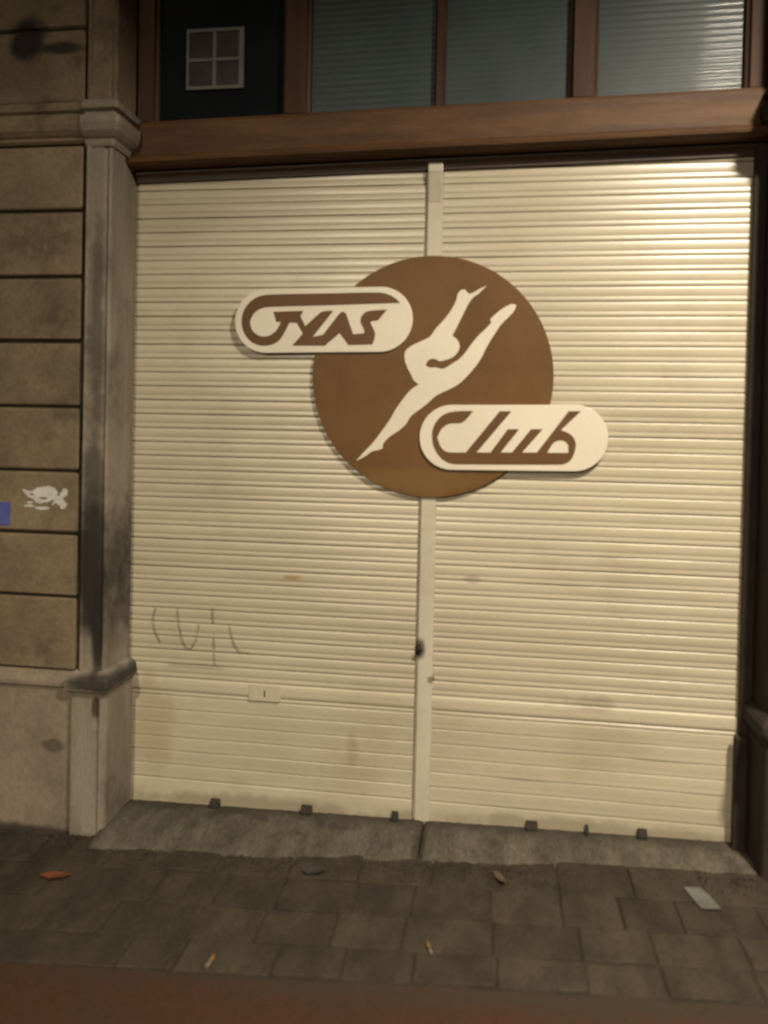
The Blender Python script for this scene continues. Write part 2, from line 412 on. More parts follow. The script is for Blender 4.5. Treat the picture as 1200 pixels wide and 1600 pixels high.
GYMNAST = [(1.439, 2.0951), (1.4087, 2.0641), (1.392, 2.0528), (1.3754, 2.033), (1.3591, 2.0017), (1.3428, 1.9676), (1.3238, 1.9277), (1.3112, 1.9031), (1.3304, 1.8878), (1.3406, 1.865), (1.3345, 1.8410), (1.316, 1.8205), (1.2890, 1.8095), (1.2637, 1.8040), (1.2491, 1.8113), (1.2318, 1.8128), (1.2176, 1.8041), (1.2105, 1.7868), (1.2268, 1.7795), (1.2498, 1.7803), (1.2787, 1.7754), (1.3080, 1.7920), (1.3420, 1.8155), (1.3629, 1.8389), (1.3849, 1.8709), (1.4124, 1.9051), (1.4428, 1.9347), (1.4593, 1.9534), (1.4539, 1.9648), (1.4671, 1.98), (1.5001, 2.0072), (1.5333, 2.024), (1.5529, 2.0217), (1.5451, 1.9986), (1.5233, 1.9732), (1.496, 1.945), (1.4743, 1.911), (1.4472, 1.8655), (1.4257, 1.82), (1.4039, 1.7857), (1.3652, 1.7397), (1.3316, 1.7108), (1.2807, 1.6844), (1.2523, 1.6696), (1.2185, 1.6375), (1.1843, 1.6111), (1.1559, 1.5875), (1.1391, 1.5583), (1.1105, 1.5317), (1.0759, 1.5078), (1.0519, 1.4812), (1.0488, 1.4619), (1.0331, 1.4546), (1.0067, 1.4481), (0.9776, 1.427), (0.9425, 1.4086), (0.9714, 1.4414), (1.0118, 1.4861), (1.0461, 1.5333), (1.0745, 1.5744), (1.097, 1.6154), (1.1253, 1.6563), (1.1536, 1.6913), (1.185, 1.7136), (1.1655, 1.7289), (1.1522, 1.7547), (1.137, 1.7833), (1.1276, 1.8121), (1.1299, 1.8409), (1.1498, 1.8612), (1.1842, 1.8786), (1.2241, 1.8988), (1.2464, 1.9304), (1.28, 1.9676), (1.3077, 2.0075), (1.324, 2.0417), (1.3276, 2.0616), (1.3400, 2.0790), (1.3550, 2.0810), (1.3710, 2.0640), (1.3887, 2.0690), (1.4139, 2.0839)]

# ------------------------------------------------------------------ ground
def ground_strip(name, x0, x1, edge0, edge1, material, nx=60, lift=0.0, rough=0.0):
    """sheet between two edges y = edge(x), following the street's slope"""
    v, f = [], []
    ny = 6
    for i in range(nx + 1):
        x = x0 + (x1 - x0) * i / nx
        for j in range(ny + 1):
            y = edge0(x) + (edge1(x) - edge0(x)) * j / ny
            v.append((x, y, ground_z(x) + lift + (random.uniform(-rough, rough) if 0 < j < ny else 0)))
    for i in range(nx):
        for j in range(ny):
            a = i * (ny + 1) + j
            f.append((a, a + ny + 1, a + ny + 2, a + 1))
    return structure(obj(name, v, f, material, None, True))

def ragged(x):
    return -0.90 + 0.045 * (x - 0.6) + 0.006 * math.sin(x * 5.1) + 0.005 * math.sin(x * 23.7 + 1) + 0.004 * math.sin(x * 61 + 2)

pav = ground_strip('pavement', -30, 34, lambda x: 0.5, lambda x: -3.3, M_ASPH, 640, 0.001, 0.0)
ground_strip('red_footway', -30, 34, ragged, lambda x: -3.25, M_RED, 900, 0.004, 0.0006)
# small uneven paving slabs along the foot of the front, edged by the red footway
rf = random.Random(9)
edge_y = lambda x: -0.893 + 0.045 * (x - 0.6)
rows = [(0.0, 0.30), (0.30, 0.56), (0.56, 0.80), (0.80, 1.0)]
for ri, (t0, t1) in enumerate(rows):
    fx = -2.2 - 0.13 * ri
    while fx < 4.6:
        w = rf.uniform(0.17, 0.30)
        a, b = fx + 0.002, fx + w - 0.002
        yb = lambda x, t: -0.20 + (edge_y(x) + 0.20) * t
        g = 0.002
        n_ = 3
        ring = []
        for k in range(n_ + 1):
            x = a + (b - a) * k / n_
            ring.append((x + rf.uniform(-.002, .002), yb(x, t1) + g + rf.uniform(-0.0025, 0.0025)))
        for k in range(n_, -1, -1):
            x = a + (b - a) * k / n_
            ring.append((x + rf.uniform(-.002, .002), yb(x, t0) - g + rf.uniform(-0.0025, 0.0025)))
        dz_, tx, ty = rf.uniform(0.004, 0.009), rf.uniform(-0.014, 0.014), rf.uniform(-0.014, 0.014)
        cx_, cy_ = (a + b) / 2, yb((a + b) / 2, (t0 + t1) / 2)
        zf = lambda x, y: ground_z(x) + dz_ + tx * (x - cx_) + ty * (y - cy_)
        m_ = len(ring)
        v = [(x, y, zf(x, y)) for x, y in ring] + [(x, y, ground_z(x) - 0.03) for x, y in ring]
        f = [tuple(range(m_))] + [(k, (k + 1) % m_, m_ + (k + 1) % m_, m_ + k) for k in range(m_)]
        obj('paving_slab', v, f, M_FLAG, pav, False, 0.004, 1)
        fx += w
ground_strip('road', -30, 34, lambda x: -3.42, lambda x: -60.0, M_ASPH, 64, -0.12)
kv = [(-3.42, -0.3), (-3.42, -0.012), (-3.41, 0.006), (-3.31, 0.008), (-3.30, -0.3)]
structure(sweep_x('kerb', kv, [-30, 34], M_KERB, None, dz=None))
for o in [bpy.data.objects['kerb']]:
    for vv in o.data.vertices: vv.co.z += ground_z(vv.co.x)

# worn stone threshold under the shutters, two slabs meeting below the centre post
thr = bpy.data.objects.new('threshold', None)
COL.objects.link(thr)
structure(thr)
prof_t = [(0.05, 0.0), (-0.06, 0.0), (-0.14, -0.003), (-0.20, -0.010), (-0.24, -0.020), (-0.270, -0.030), (-0.285, -0.044), (-0.290, -0.12)]
for sa, sb in ((0.004, 1.2405), (1.2465, 2.441)):
    tv, tf = [], []
    NX = 60
    for i in range(NX + 1):
        x = sa + (sb - sa) * i / NX
        e = 0.006 * math.sin(x * 7.0) + 0.003 * math.sin(x * 31.0 + 1.3) + random.uniform(-0.005, 0.005)
        edge = 0.003 if i in (0, NX) else 0.0
        for j, (y, dz_) in enumerate(prof_t):
            k = min(1.0, max(0.0, (-y - 0.06) / 0.2))
            yy = y * (1.0 + (0.12 - 0.10 * x) * k) + e * k
            tv.append((x, yy, -0.022 + 0.020 * x + dz_ - edge + (random.uniform(-0.002, 0.002) if j else 0)))
    n_ = len(prof_t)
    for i in range(NX):
        for j in range(n_ - 1):
            a = i * n_ + j
            tf.append((a, a + n_, a + n_ + 1, a + 1))
    tf += [tuple(range(n_)), tuple(range(NX * n_, NX * n_ + n_))]
    obj('slab', tv, tf, M_SILL, thr, True)

# ------------------------------------------------------------------ stone piers
def mirror_x(x): return 2.443 - x
BLOCK_MESH = {}
JOINTS = [0.563, 0.854, 1.102, 1.346, 1.597, 1.853, 2.103, 2.36, 2.614]

def pier(side):
    left = side == 'left'
    t = thing('stone_pier',
              'grimy sandstone pier with white paint splash beside the shutter' if left
              else 'shadowed stone pier at the right edge of the bright shutter', 'pier', group='stone piers flanking the shop entrance')
    X = (lambda x: x) if left else mirror_x
    rnd = random.Random(3 if left else 11)
    M_J = M_JAMB if left else M_JAMB_SHADED
    x_out = -2.6
    # recessed core that shows only in the joints
    a, b = sorted((X(x_out), X(-0.100)))
    box('mortar_core', a, b, -0.190, 0.30, 0.50, 4.2, M_CORE, t)
    # ashlar courses, long and short stones
    courses = list(zip(JOINTS[:-1], JOINTS[1:])) + [(2.770, 3.06), (3.06, 3.35), (3.35, 3.65), (3.65, 3.95), (3.95, 4.2)]
    for ci, (z0, z1) in enumerate(courses):
        xs = [-0.116, -0.95 - 0.25 * (ci % 2), -1.8 + 0.2 * (ci % 2), x_out]
        for xa, xb in zip(xs[:-1], xs[1:]):
            p, q = sorted((X(xa), X(xb + 0.008)))
            yf = -0.205 + rnd.uniform(-0.002, 0.002)
            gap = 0.0065
            box('stone_block', p, q, yf, -0.150, z0 + gap, z1 - gap, M_STONE, t, 0.010, 3, jit=0.0016)
    # plinth
    a, b = sorted((X(x_out), X(-0.128)))
    box('plinth', a, b, -0.212, 0.30, -1.2, 0.500, M_PLINTH, t, 0.008, 2)
    mp = [(-0.16, 0.498), (-0.217, 0.500), (-0.224, 0.508), (-0.224, 0.522), (-0.219, 0.533), (-0.212, 0.546), (-0.206, 0.563), (-0.16, 0.563)]
    sweep_x('plinth_moulding', mp, [X(x_out), X(-0.126)], M_PLINTH, t)
    # moulded door jamb: light bead, flat face, inner bead, deep reveal
    jp = [(-0.104, 0.30), (-0.104, -0.196), (-0.098, -0.216), (-0.090, -0.223), (-0.081, -0.220), (-0.077, -0.206), (-0.030, -0.206),
          (-0.024, -0.198), (-0.016, -0.198), (-0.009, -0.205), (-0.002, -0.199), (0.000, -0.190), (0.000, 0.30)]
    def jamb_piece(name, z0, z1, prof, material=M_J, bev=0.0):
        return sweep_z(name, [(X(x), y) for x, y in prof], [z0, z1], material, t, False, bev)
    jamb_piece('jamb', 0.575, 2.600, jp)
    # base of the jamb, swelling cap over a plain pedestal
    bp = [(-0.126, 0.30), (-0.126, -0.222), (-0.118, -0.230), (-0.030, -0.230), (-0.022, -0.218), (-0.012, -0.218), (-0.004, -0.228), (0.012, -0.222), (0.018, -0.21), (0.018, 0.30)]
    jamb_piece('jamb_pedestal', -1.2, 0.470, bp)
    cx0, cx1 = -0.140, 0.030
    lay = [(0.4695, 0.000), (0.492, 0.006), (0.500, 0.016), (0.520, 0.021), (0.545, 0.020), (0.560, 0.010), (0.5755, -0.010)]
    v, f = [], []
    for z, o_ in lay:
        v += [(X(-0.122 - o_), 0.30, z), (X(-0.122 - o_), -0.226 - o_, z), (X(0.006 + o_), -0.226 - o_, z), (X(0.014 + o_), -0.218 - o_, z), (X(0.014 + o_), 0.30, z)]
    for i in range(len(lay) - 1):
        for j in range(5):
            k = (j + 1) % 5
            f.append((i*5 + j, i*5 + k, (i+1)*5 + k, (i+1)*5 + j))
    f += [tuple(range(5)), tuple(range(len(lay)*5 - 5, len(lay)*5))]
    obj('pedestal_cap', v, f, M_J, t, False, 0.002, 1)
    # string course and its capital over the jamb
    sp = [(-0.16, 2.614), (-0.205, 2.616), (-0.215, 2.624), (-0.217, 2.634), (-0.226, 2.640), (-0.240, 2.656), (-0.246, 2.676), (-0.246, 2.700),
          (-0.236, 2.706), (-0.222, 2.712), (-0.218, 2.726), (-0.232, 2.734), (-0.236, 2.752), (-0.226, 2.766), (-0.16, 2.770)]
    sweep_x('string_course', sp, [X(x_out), X(-0.100)], M_STONE, t)
    lay = [(2.601, 0.0), (2.612, 0.004), (2.626, 0.006), (2.634, 0.018), (2.650, 0.034), (2.676, 0.044), (2.703, 0.044), (2.708, 0.026), (2.716, 0.014),
           (2.728, 0.012), (2.736, 0.030), (2.756, 0.034), (2.768, 0.022), (2.778, 0.006)]
    v, f = [], []
    for z, o_ in lay:
        v += [(X(-0.104), 0.30, z), (X(-0.104), -0.212 - o_, z), (X(0.000 + o_ * 0.9), -0.212 - o_, z), (X(0.008 + o_), -0.204 - o_, z), (X(0.008 + o_), 0.30, z)]
    for i in range(len(lay) - 1):
        for j in range(5):
            k = (j + 1) % 5
            f.append((i*5 + j, i*5 + k, (i+1)*5 + k, (i+1)*5 + j))
    f += [tuple(range(5)), tuple(range(len(lay)*5 - 5, len(lay)*5))]
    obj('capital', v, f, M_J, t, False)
    up = [(-0.104, 0.30), (-0.104, -0.200), (-0.096, -0.216), (-0.084, -0.218), (-0.078, -0.206), (-0.018, -0.206), (-0.010, -0.198), (0.004, -0.204), (0.012, -0.192), (0.012, 0.30)]
    jamb_piece('upper_jamb', 2.779, 4.2, up, M_STONE if left else M_JAMB_SHADED)
    if left:
        sp_ = [(-0.3501, 1.2701), (-0.328, 1.267), (-0.300, 1.270), (-0.285, 1.279), (-0.262, 1.284), (-0.238, 1.284), (-0.214, 1.277), (-0.203, 1.262), (-0.200, 1.246),
               (-0.186, 1.262), (-0.182, 1.274), (-0.168, 1.278), (-0.158, 1.268), (-0.166, 1.250), (-0.180, 1.236), (-0.170, 1.226), (-0.164, 1.212), (-0.172, 1.198),
               (-0.188, 1.198), (-0.196, 1.212), (-0.206, 1.218), (-0.232, 1.212), (-0.222, 1.224), (-0.250, 1.222), (-0.285, 1.218), (-0.304, 1.232), (-0.326, 1.242), (-0.338, 1.252)]
        w = [(x, z) for x, z in sp_]
        w = rounded(w, 4, 1.2)
        w = [(x + rnd.gauss(0, 0.0022), z + rnd.gauss(0, 0.0022)) for x, z in w]
        gaps = [[(cx + rx * math.cos(q) * rnd.uniform(0.6, 1.3), cz + rz * math.sin(q) * rnd.uniform(0.5, 1.3)) for q in [2 * math.pi * k_ / 11 for k_ in range(11)]]
                for cx, cz, rx, rz in ((-0.262, 1.238, 0.018, 0.006), (-0.225, 1.228, 0.010, 0.004), (-0.31, 1.252, 0.010, 0.004))]
        s1 = cutout('paint_splash', [w] + gaps, -0.2088, -0.2055, M_WHITE, t, 0.0004)
        s1['label'] = 'ragged white paint splash on a stone block'
        for (x0, x1, zc, h) in ((-0.345, -0.300, 1.206, 0.006), (-0.300, -0.235, 1.199, 0.007), (-0.330, -0.306, 1.220, 0.006)):
            pts = []
            for i in range(14):
                a_ = 2*math.pi*i/14
                pts.append(((x0+x1)/2 + (x1-x0)/2*math.cos(a_), zc + h*math.sin(a_)*random.uniform(0.6, 1.2)))
            cutout('paint_smear', [pts], -0.2092, -0.2055, M_WHITE, t, 0.0003)
        st = cutout('sticker', [[(-0.50, 1.128), (-0.404, 1.126), (-0.401, 1.213), (-0.404, 1.217), (-0.50, 1.218)]], -0.2090, -0.2060, M_BLUE, t, 0.0003)
        st['label'] = 'torn plain blue sticker'
    return t

pier('left')
pier('right')

# ------------------------------------------------------------------ roller shutters
PITCH = 0.057
Z0 = 2.4929
SLAT = [(0.011, 0.0), (-0.0014, -0.0008), (-0.0026, -0.0045), (-0.0033, -0.011), (-0.0036, -0.018), (-0.0034, -0.026), (-0.0025, -0.0335), (-0.0014, -0.0360),
        (-0.0012, -0.0385), (-0.0021, -0.0415), (-0.0026, -0.047), (-0.0023, -0.0525), (-0.0010, -0.0557), (0.011, -0.0570)]

def slat_mesh(x0, x1, flat, seed, nseg=7):
    r = random.Random(seed)
    v, f = [], []
    n = len(SLAT)
    offs = [r.uniform(-0.0012, 0.0012) for _ in range(nseg + 1)]
    if flat > 0.9 and seed % 4 == 0: offs[r.randrange(1, nseg)] += 0.0026      # a dent
    tw = [r.uniform(-0.030, 0.030) for _ in range(nseg + 1)]
    for i in range(nseg + 1):
        x = x0 + (x1 - x0) * i / nseg
        for (y, z) in SLAT:
            yy = y if y > 0.004 else (-0.0025 + (y + 0.0025) * flat)
            if y > 0.004 and flat < 0.9: yy = 0.0014
            v.append((x, yy + offs[i] + tw[i] * (z + 0.028) * (1 if y < 0.004 else 0), z + (0.0006 if z == 0 else 0)))
    for i in range(nseg):
        for j in range(n - 1):
            a = i * n + j
            f.append((a, a + 1, a + n + 1, a + n))
    me = bpy.data.meshes.new('slat')
    me.from_pydata(v, [], f)
    for i, p in enumerate(me.polygons): p.use_smooth = (i % (n - 1)) not in (0, n - 2)
    me.materials.append(M_CREAM)
    return me

def shutter(left):
    x0, x1 = (0.001, 1.1935) if left else (1.2636, 2.442)
    t = thing('roller_shutter',
              'cream slatted roller shutter with faint scrawl, left of centre post' if left
              else 'brightly lit cream slatted roller shutter, right of centre post', 'shutter', group='roller shutters closing the shop front')
    rnd = random.Random(21 if left else 22)
    variants = [slat_mesh(x0, x1, 1.0, 100 + i + (0 if left else 50)) for i in range(8)]
    low = [slat_mesh(x0, x1, 0.22, 300 + i + (0 if left else 50)) for i in range(4)]
    k = -3
    while True:
        z = Z0 - PITCH * k
        if z < 0.50: break
        o = bpy.data.objects.new('slat', rnd.choice(variants))
        COL.objects.link(o)
        o.parent = t
        o.location = (0, rnd.uniform(-0.0010, 0.0010), z + rnd.uniform(-0.0006, 0.0006))
        k += 1
    zb = Z0 - PITCH * k                      # top of the plain middle rail
    mr = [(0.006, zb), (-0.002, zb - 0.001), (-0.0060, zb - 0.008), (-0.0075, zb - 0.020), (-0.0075, zb - 0.044), (-0.0060, zb - 0.052), (-0.0015, zb - 0.056),
          (-0.0010, zb - 0.061), (-0.0030, zb - 0.064), (-0.0030, zb - 0.072), (0.002, zb - 0.0755), (0.006, zb - 0.076)]
    xs = [x0 + (x1 - x0) * i / 8 for i in range(9)]
    sweep_x('middle_rail', mr, xs, M_CREAM, t, dy=lambda x, z: 0.0015 * math.sin(x * 7 + 1))
    z = zb - 0.0765
    while z - PITCH > 0.065:
        o = bpy.data.objects.new('slat', rnd.choice(low))
        COL.objects.link(o)
        o.parent = t
        o.location = (0, rnd.uniform(-0.0006, 0.0006), z)
        z -= PITCH
    br = [(0.006, z), (-0.003, z - 0.001), (-0.0045, z - 0.006), (-0.0055, z - 0.03), (-0.0055, -0.008), (-0.008, -0.045), (0.006, -0.045)]
    sweep_x('bottom_rail', br, xs, M_CREAM, t, dy=lambda x, z: 0.001 * math.sin(x * 9))
    box('backing', x0, x1, 0.016, 0.022, -0.05, 2.66, M_CORE, t)
    zt = lambda x: -0.022 + 0.020 * x
    for x in ((0.389, 0.771, 1.128) if left else (1.658, 1.864, 2.068)):
        w = {0.389: 0.020, 0.771: 0.022, 1.128: 0.013, 1.658: 0.022, 1.864: 0.007, 2.068: 0.018}[x]
        pr = [(-0.008, 0.010), (-0.016, 0.008), (-0.026, -0.002), (-0.034, -0.012), (-0.036, -0.022), (-0.008, -0.022)]
        c = sweep_x('floor_catch', [(y, z_ + zt(x) + 0.022) for y, z_ in pr], [x - w, x - w * 0.4, x + w], M_IRON, t, bevel=0.004)
    if not left:  # dark strips added where the right pier's shadow falls on the slats
        box('shade_strip', 2.398, 2.4425, -0.030, -0.0085, 0.02, 2.60, M_SHADE_STRIP, t, 0.003, 1)
        box('shade_strip_foot', 2.378, 2.4245, -0.062, -0.0310, 0.02, 0.44, M_SHADE_STRIP, t, 0.006, 2)
    if left:
        # lock cover with its keyhole, then the faded marker scrawl
        lp = box('lock_cover', 0.520, 0.652, -0.0108, -0.004, 0.428, 0.496, M_CREAM, t, 0.0022, 2)
        box('keyhole', 0.5842, 0.5898, -0.0114, -0.0103, 0.446, 0.472, M_IRON, lp)
        def surf(z):
            q = ((Z0 - z) % PITCH)
            for (ya, za), (yb, zb_) in zip(SLAT[:-1], SLAT[1:]):
                if -za <= q <= -zb_:
                    return ya + (yb - ya) * (q + za) / (za - zb_ + 1e-9)
            return 0.0
        strokes = [[(0.1159, 0.782), (0.1027, 0.7416), (0.1092, 0.689), (0.1379, 0.6377)],
                   [(0.2073, 0.7868), (0.214, 0.7213), (0.2347, 0.6435), (0.2626, 0.6188), (0.2893, 0.6599), (0.3018, 0.7263)],
                   [(0.3579, 0.7948), (0.3657, 0.6644), (0.3705, 0.5546)],
                   [(0.4296, 0.7334), (0.4443, 0.669), (0.4722, 0.6237), (0.5208, 0.6163)]]
        v, f = [], []
        for st in strokes:
            pts = []
            for i in range(len(st) - 1):
                p0 = Vector(st[max(i-1, 0)]); p1 = Vector(st[i]); p2 = Vector(st[i+1]); p3 = Vector(st[min(i+2, len(st)-1)])
                for s in range(16):
                    u = s / 16
                    pts.append(0.5 * ((2*p1) + (p2-p0)*u + (2*p0-5*p1+4*p2-p3)*u*u + (-p0+3*p1-3*p2+p3)*u**3))
            base = len(v)
            for i, p in enumerate(pts):
                d = (pts[min(i+1, len(pts)-1)] - pts[max(i-1, 0)]).normalized()
                w = 0.0062 * (0.65 + 0.45 * math.sin(i * 0.7 + len(v)))
                for s in (-1, 1):
                    x, z = p.x - d.y * w * s, p.y + d.x * w * s
                    v.append((x, surf(z) - 0.0016, z))
            for i in range(len(pts) - 1):
                f.append((base + 2*i, base + 2*i + 1, base + 2*i + 3, base + 2*i + 2))
        sc = obj('scrawl', v, f, M_SCRAWL, t, True)
        sc['label'] = 'faded brown marker strokes'
    return t

shutter(True)
shutter(False)

# post between the two shutters
cp = thing('centre_post', 'slim cream steel post between the two roller shutters', 'post')
pp = [(1.2036, 0.03), (1.2036, -0.0066), (1.2062, -0.0092), (1.2605, -0.0092), (1.2632, -0.0066), (1.2632, 0.03)]
sweep_z('post_shaft', pp, [-0.05, 0.02, 1.2, 2.555], M_POST, cp)
box('post_flange', 1.1960, 1.2035, 0.002, 0.03, -0.05, 2.555, M_POST, cp)
sweep_x('post_head', [(-0.0096, 2.42), (-0.030, 2.525), (-0.033, 2.535), (-0.033, 2.560), (-0.027, 2.570), (-0.0096, 2.572)], [1.2045, 1.2622], M_POST, cp, bevel=0.004)
kn = tube('latch_knob', [(1.2115, -0.012, 0.682), (1.2115, -0.022, 0.682), (1.2115, -0.032, 0.680)], [0.007, 0.007, 0.010], M_IRON, cp, 10)
box('hasp', 1.196, 1.214, -0.0140, -0.0080, 0.655, 0.700, M_IRON, cp, 0.002, 1)

# ------------------------------------------------------------------ club sign
sg = thing('club_sign', 'round brown club sign with leaping gymnast and two cream name plates', 'sign')
cutout('disc', [circle(1.2302, 1.7440, 0.4685, 160)], -0.020, -0.009, M_BROWN, sg, 0.0012)
cutout('gymnast_figure', [rounded(GYMNAST, 4, 0.75)], -0.0225, -0.0195, M_FIG, sg, 0.0008)
p1 = cutout('name_plate', [stadium(0.5670, 1.9585, 1.0300, 1.9648, 0.1270)], -0.0300, -0.0170, M_PLATE, sg, 0.0020)
p1['label'] = 'upper rounded plate reading GYAS'
cutout('lettering', [rounded(LETTERS_TOP, 4, 0.60)], -0.0318, -0.0297, M_LETTER, p1, 0.0005)
p2 = cutout('name_plate', [stadium(1.3190, 1.5105, 1.7800, 1.5180, 0.1255)], -0.0300, -0.0170, M_PLATE, sg, 0.0020)
p2['label'] = 'lower rounded plate reading Club'
cutout('lettering', [rounded(LETTERS_LOW, 4, 0.80), rounded(LETTERS_LOW_HOLE, 4, 0.75)], -0.0318, -0.0297, M_LETTER, p2, 0.0005)
for (x, z) in ((0.62, 1.96), (1.83, 1.515), (1.23, 1.36), (1.23, 2.12)):
    tube('spacer', [(x, 0.0, z), (x, -0.0180 if x in (0.62, 1.83) else -0.0100, z)], [0.012, 0.012], M_IRON, sg, 10)

# ------------------------------------------------------------------ wooden transom with its glazing
tw = thing('transom_window', 'brown wooden transom with ribbed glass panes above the shutter', 'window')
TILT = 0.018
dz = lambda x: TILT * (x - 1.22)
ST = [0.0005 + 2.442 * i / 12 for i in range(13)]
beam = [(-0.020, 2.780), (-0.050, 2.776), (-0.066, 2.768), (-0.070, 2.757), (-0.080, 2.752), (-0.080, 2.632), (-0.086, 2.626), (-0.096, 2.620), (-0.101, 2.610),
        (-0.098, 2.600), (-0.086, 2.594), (-0.060, 2.590), (0.06, 2.590), (0.06, 2.780)]
sweep_x('beam', beam, ST, M_WOOD, tw, dz=dz)
sweep_x('lower_trim', [(-0.022, 2.5895), (-0.027, 2.585), (-0.027, 2.576), (-0.020, 2.570), (-0.016, 2.563), (-0.016, 2.545), (0.0, 2.541), (0.06, 2.541), (0.06, 2.5895)],
        ST, M_DARKWOOD, tw, dz=dz)
ZT = 3.75
def upright(name, x0, x1, yf):
    z0 = 2.776 + dz((x0 + x1) / 2)
    pr = [(x0, 0.05), (x0, yf + 0.022), (x0 + 0.010, yf + 0.016), (x0 + 0.014, yf), (x1 - 0.014, yf), (x1 - 0.010, yf + 0.016), (x1, yf + 0.022), (x1, 0.05)]
    if x1 - x0 < 0.05:
        pr = [(x0, 0.05), (x0, yf + 0.012), (x0 + 0.008, yf), (x1 - 0.008, yf), (x1, yf + 0.012), (x1, 0.05)]
    return sweep_z(name, pr, [z0, 3.3, ZT], M_WOODV, tw)
upright('side_frame', 0.013, 0.105, -0.055)
upright('mullion', 0.622, 0.733, -0.055)
upright('glazing_bar', 1.222, 1.262, -0.045)
upright('mullion', 1.728, 1.832, -0.055)
upright('side_frame', 2.352, 2.430, -0.055)
sweep_x('top_rail', [(-0.06, ZT + 0.001), (-0.06, ZT + 0.12), (0.05, ZT + 0.12), (0.05, ZT + 0.001)], ST, M_WOOD, tw)

def ribbed(x0, x1):
    v, f = [], []
    zs = []
    z = 2.772
    while z < ZT:
        for q in range(6): zs.append((z + 0.025 * q / 6, -0.012 - 0.0010 * abs(math.sin(math.pi * q / 6))))
        z += 0.025
    nx = 6
    for i in range(nx + 1):
        x = x0 + (x1 - x0) * i / nx
        wob = 0.0012 * math.sin(x * 9.0)
        for (zz, y) in zs: v.append((x, y + wob, zz + dz(x)))
    n = len(zs)
    for i in range(nx):
        for j in range(n - 1):
            a = i * n + j
            f.append((a, a + 1, a + n + 1, a + n))
    o = obj('pane', v, f, M_RIB, tw, True)
    return o
for x0, x1 in ((0.728, 1.226), (1.258, 1.732), (1.828, 2.356)):
    ribbed(x0, x1)
dp = obj('pane', *box_data(0.100, 0.626, -0.014, -0.008, 2.760, ZT), M_DARKGLASS, tw)
dp['label'] = 'dark clear pane without ribs'
# small four-light ventilator set in the dark pane
vf_v, vf_f = [], []
def addbox(*a):
    v, f = box_data(*a)
    o_ = len(vf_v)
    vf_v.extend(v)
    vf_f.extend([tuple(i + o_ for i in q) for q in f])
VX0, VX1, VZ0, VZ1 = 0.216, 0.455, 2.888, 3.130
bw = 0.013
addbox(VX0, VX0 + bw * 0.8, -0.026, -0.0145, VZ0, VZ1)
addbox(VX1 - bw * 1.5, VX1, -0.026, -0.0145, VZ0, VZ1)
addbox(VX0 + bw * 0.8, VX1 - bw * 1.5, -0.0255, -0.0145, VZ0, VZ0 + bw)
addbox(VX0 + bw * 0.8, VX1 - bw * 1.5, -0.0255, -0.0145, VZ1 - bw, VZ1)
addbox(0.326, 0.341, -0.0250, -0.0145, VZ0 + bw, VZ1 - bw)
addbox(VX0 + bw * 0.8, 0.326, -0.0245, -0.0145, 3.000, 3.012)
addbox(0.341, VX1 - bw * 1.5, -0.0245, -0.0145, 3.000, 3.012)
vf = obj('ventilator', vf_v, vf_f, M_GRIDBAR, tw)
vf['label'] = 'small pale grey two by two ventilator frame'
for (xa, xb) in ((VX0 + 0.011, 0.3255), (0.3415, VX1 - 0.020)):
    for (za, zb) in ((VZ0 + 0.0135, 2.9995), (3.0125, VZ1 - 0.0135)):
        box('pane', xa, xb, -0.0185, -0.0150, za, zb, M_GRIDPANE, vf)
box('room_backing', 0.0, 2.443, 0.062, 0.07, 2.60, ZT + 0.12, M_CORE, tw)

# ------------------------------------------------------------------ wall over the opening
wa = thing('upper_wall', 'plain stone wall above the transom window', 'wall')
box('wall_band', 0.0125, 2.430, -0.19, 0.30, ZT + 0.125, 4.2, M_STONE, wa, 0.004, 1)
box('wall_face', -2.6, 5.05, -0.20, 0.30, 4.205, 7.5, M_STONE, wa)

# ------------------------------------------------------------------ litter on the pavement
def leafy(name, cx, cy, pts, lift, curl, material, label, cat):
    v, f = [], []
    for (x, y) in pts:
        X_, Y_ = cx + x, cy + y
        v.append((X_, Y_, 0.0))
    c = (cx, cy, 0.0)
    n = len(v)
    top = [(x, y, ground_z(x) + LITTER + lift + curl * math.hypot(x - cx, y - cy) * (0.6 + 0.4 * math.sin(i * 2.1))) for i, (x, y, z) in enumerate(v)]
    bot = [(x, y, z - 0.0012) for x, y, z in top]
    V = top + bot + [(cx, cy, ground_z(cx) + LITTER + lift), (cx, cy, ground_z(cx) + LITTER + lift - 0.0012)]
    for i in range(n):
        k = (i + 1) % n
        f += [(i, k, 2*n), (n + k, n + i, 2*n + 1), (i, n + i, n + k, k)]
    return tag(obj(name, V, f, material, None, False), label, cat)

leafy('paper_scrap', 2.190, -0.372, [(-0.042, 0.055), (0.012, 0.058), (0.030, 0.02), (0.047, -0.052), (0.010, -0.060), (-0.014, -0.055), (-0.030, 0.0)], 0.0045, 0.04, M_PAPER,
      'flattened grey paper scrap lying on the pavement near the right pier', 'litter')
leafy('wrapper', -0.005, -0.505, [(-0.055, -0.012), (-0.02, 0.014), (0.03, 0.02), (0.062, 0.008), (0.04, -0.016), (-0.01, -0.02)], 0.006, 0.22, M_ORANGE,
      'crumpled orange wrapper on the pavement below the left pier', 'litter')
leafy('dead_leaf', 0.888, -0.372, [(-0.04, -0.01), (-0.015, 0.02), (0.02, 0.024), (0.05, 0.004), (0.022, -0.02), (-0.015, -0.022)], 0.006, 0.28, M_DLEAF,
      'dark rotten leaf lying just in front of the threshold', 'leaf')
leafy('dead_leaf', 1.535, -0.330, [(-0.022, 0.03), (0.004, 0.02), (0.018, -0.01), (0.026, -0.04), (0.0, -0.03), (-0.016, 0.0)], 0.006, 0.2, M_LEAF,
      'small tan dry leaf against the threshold front, right of centre post', 'leaf')
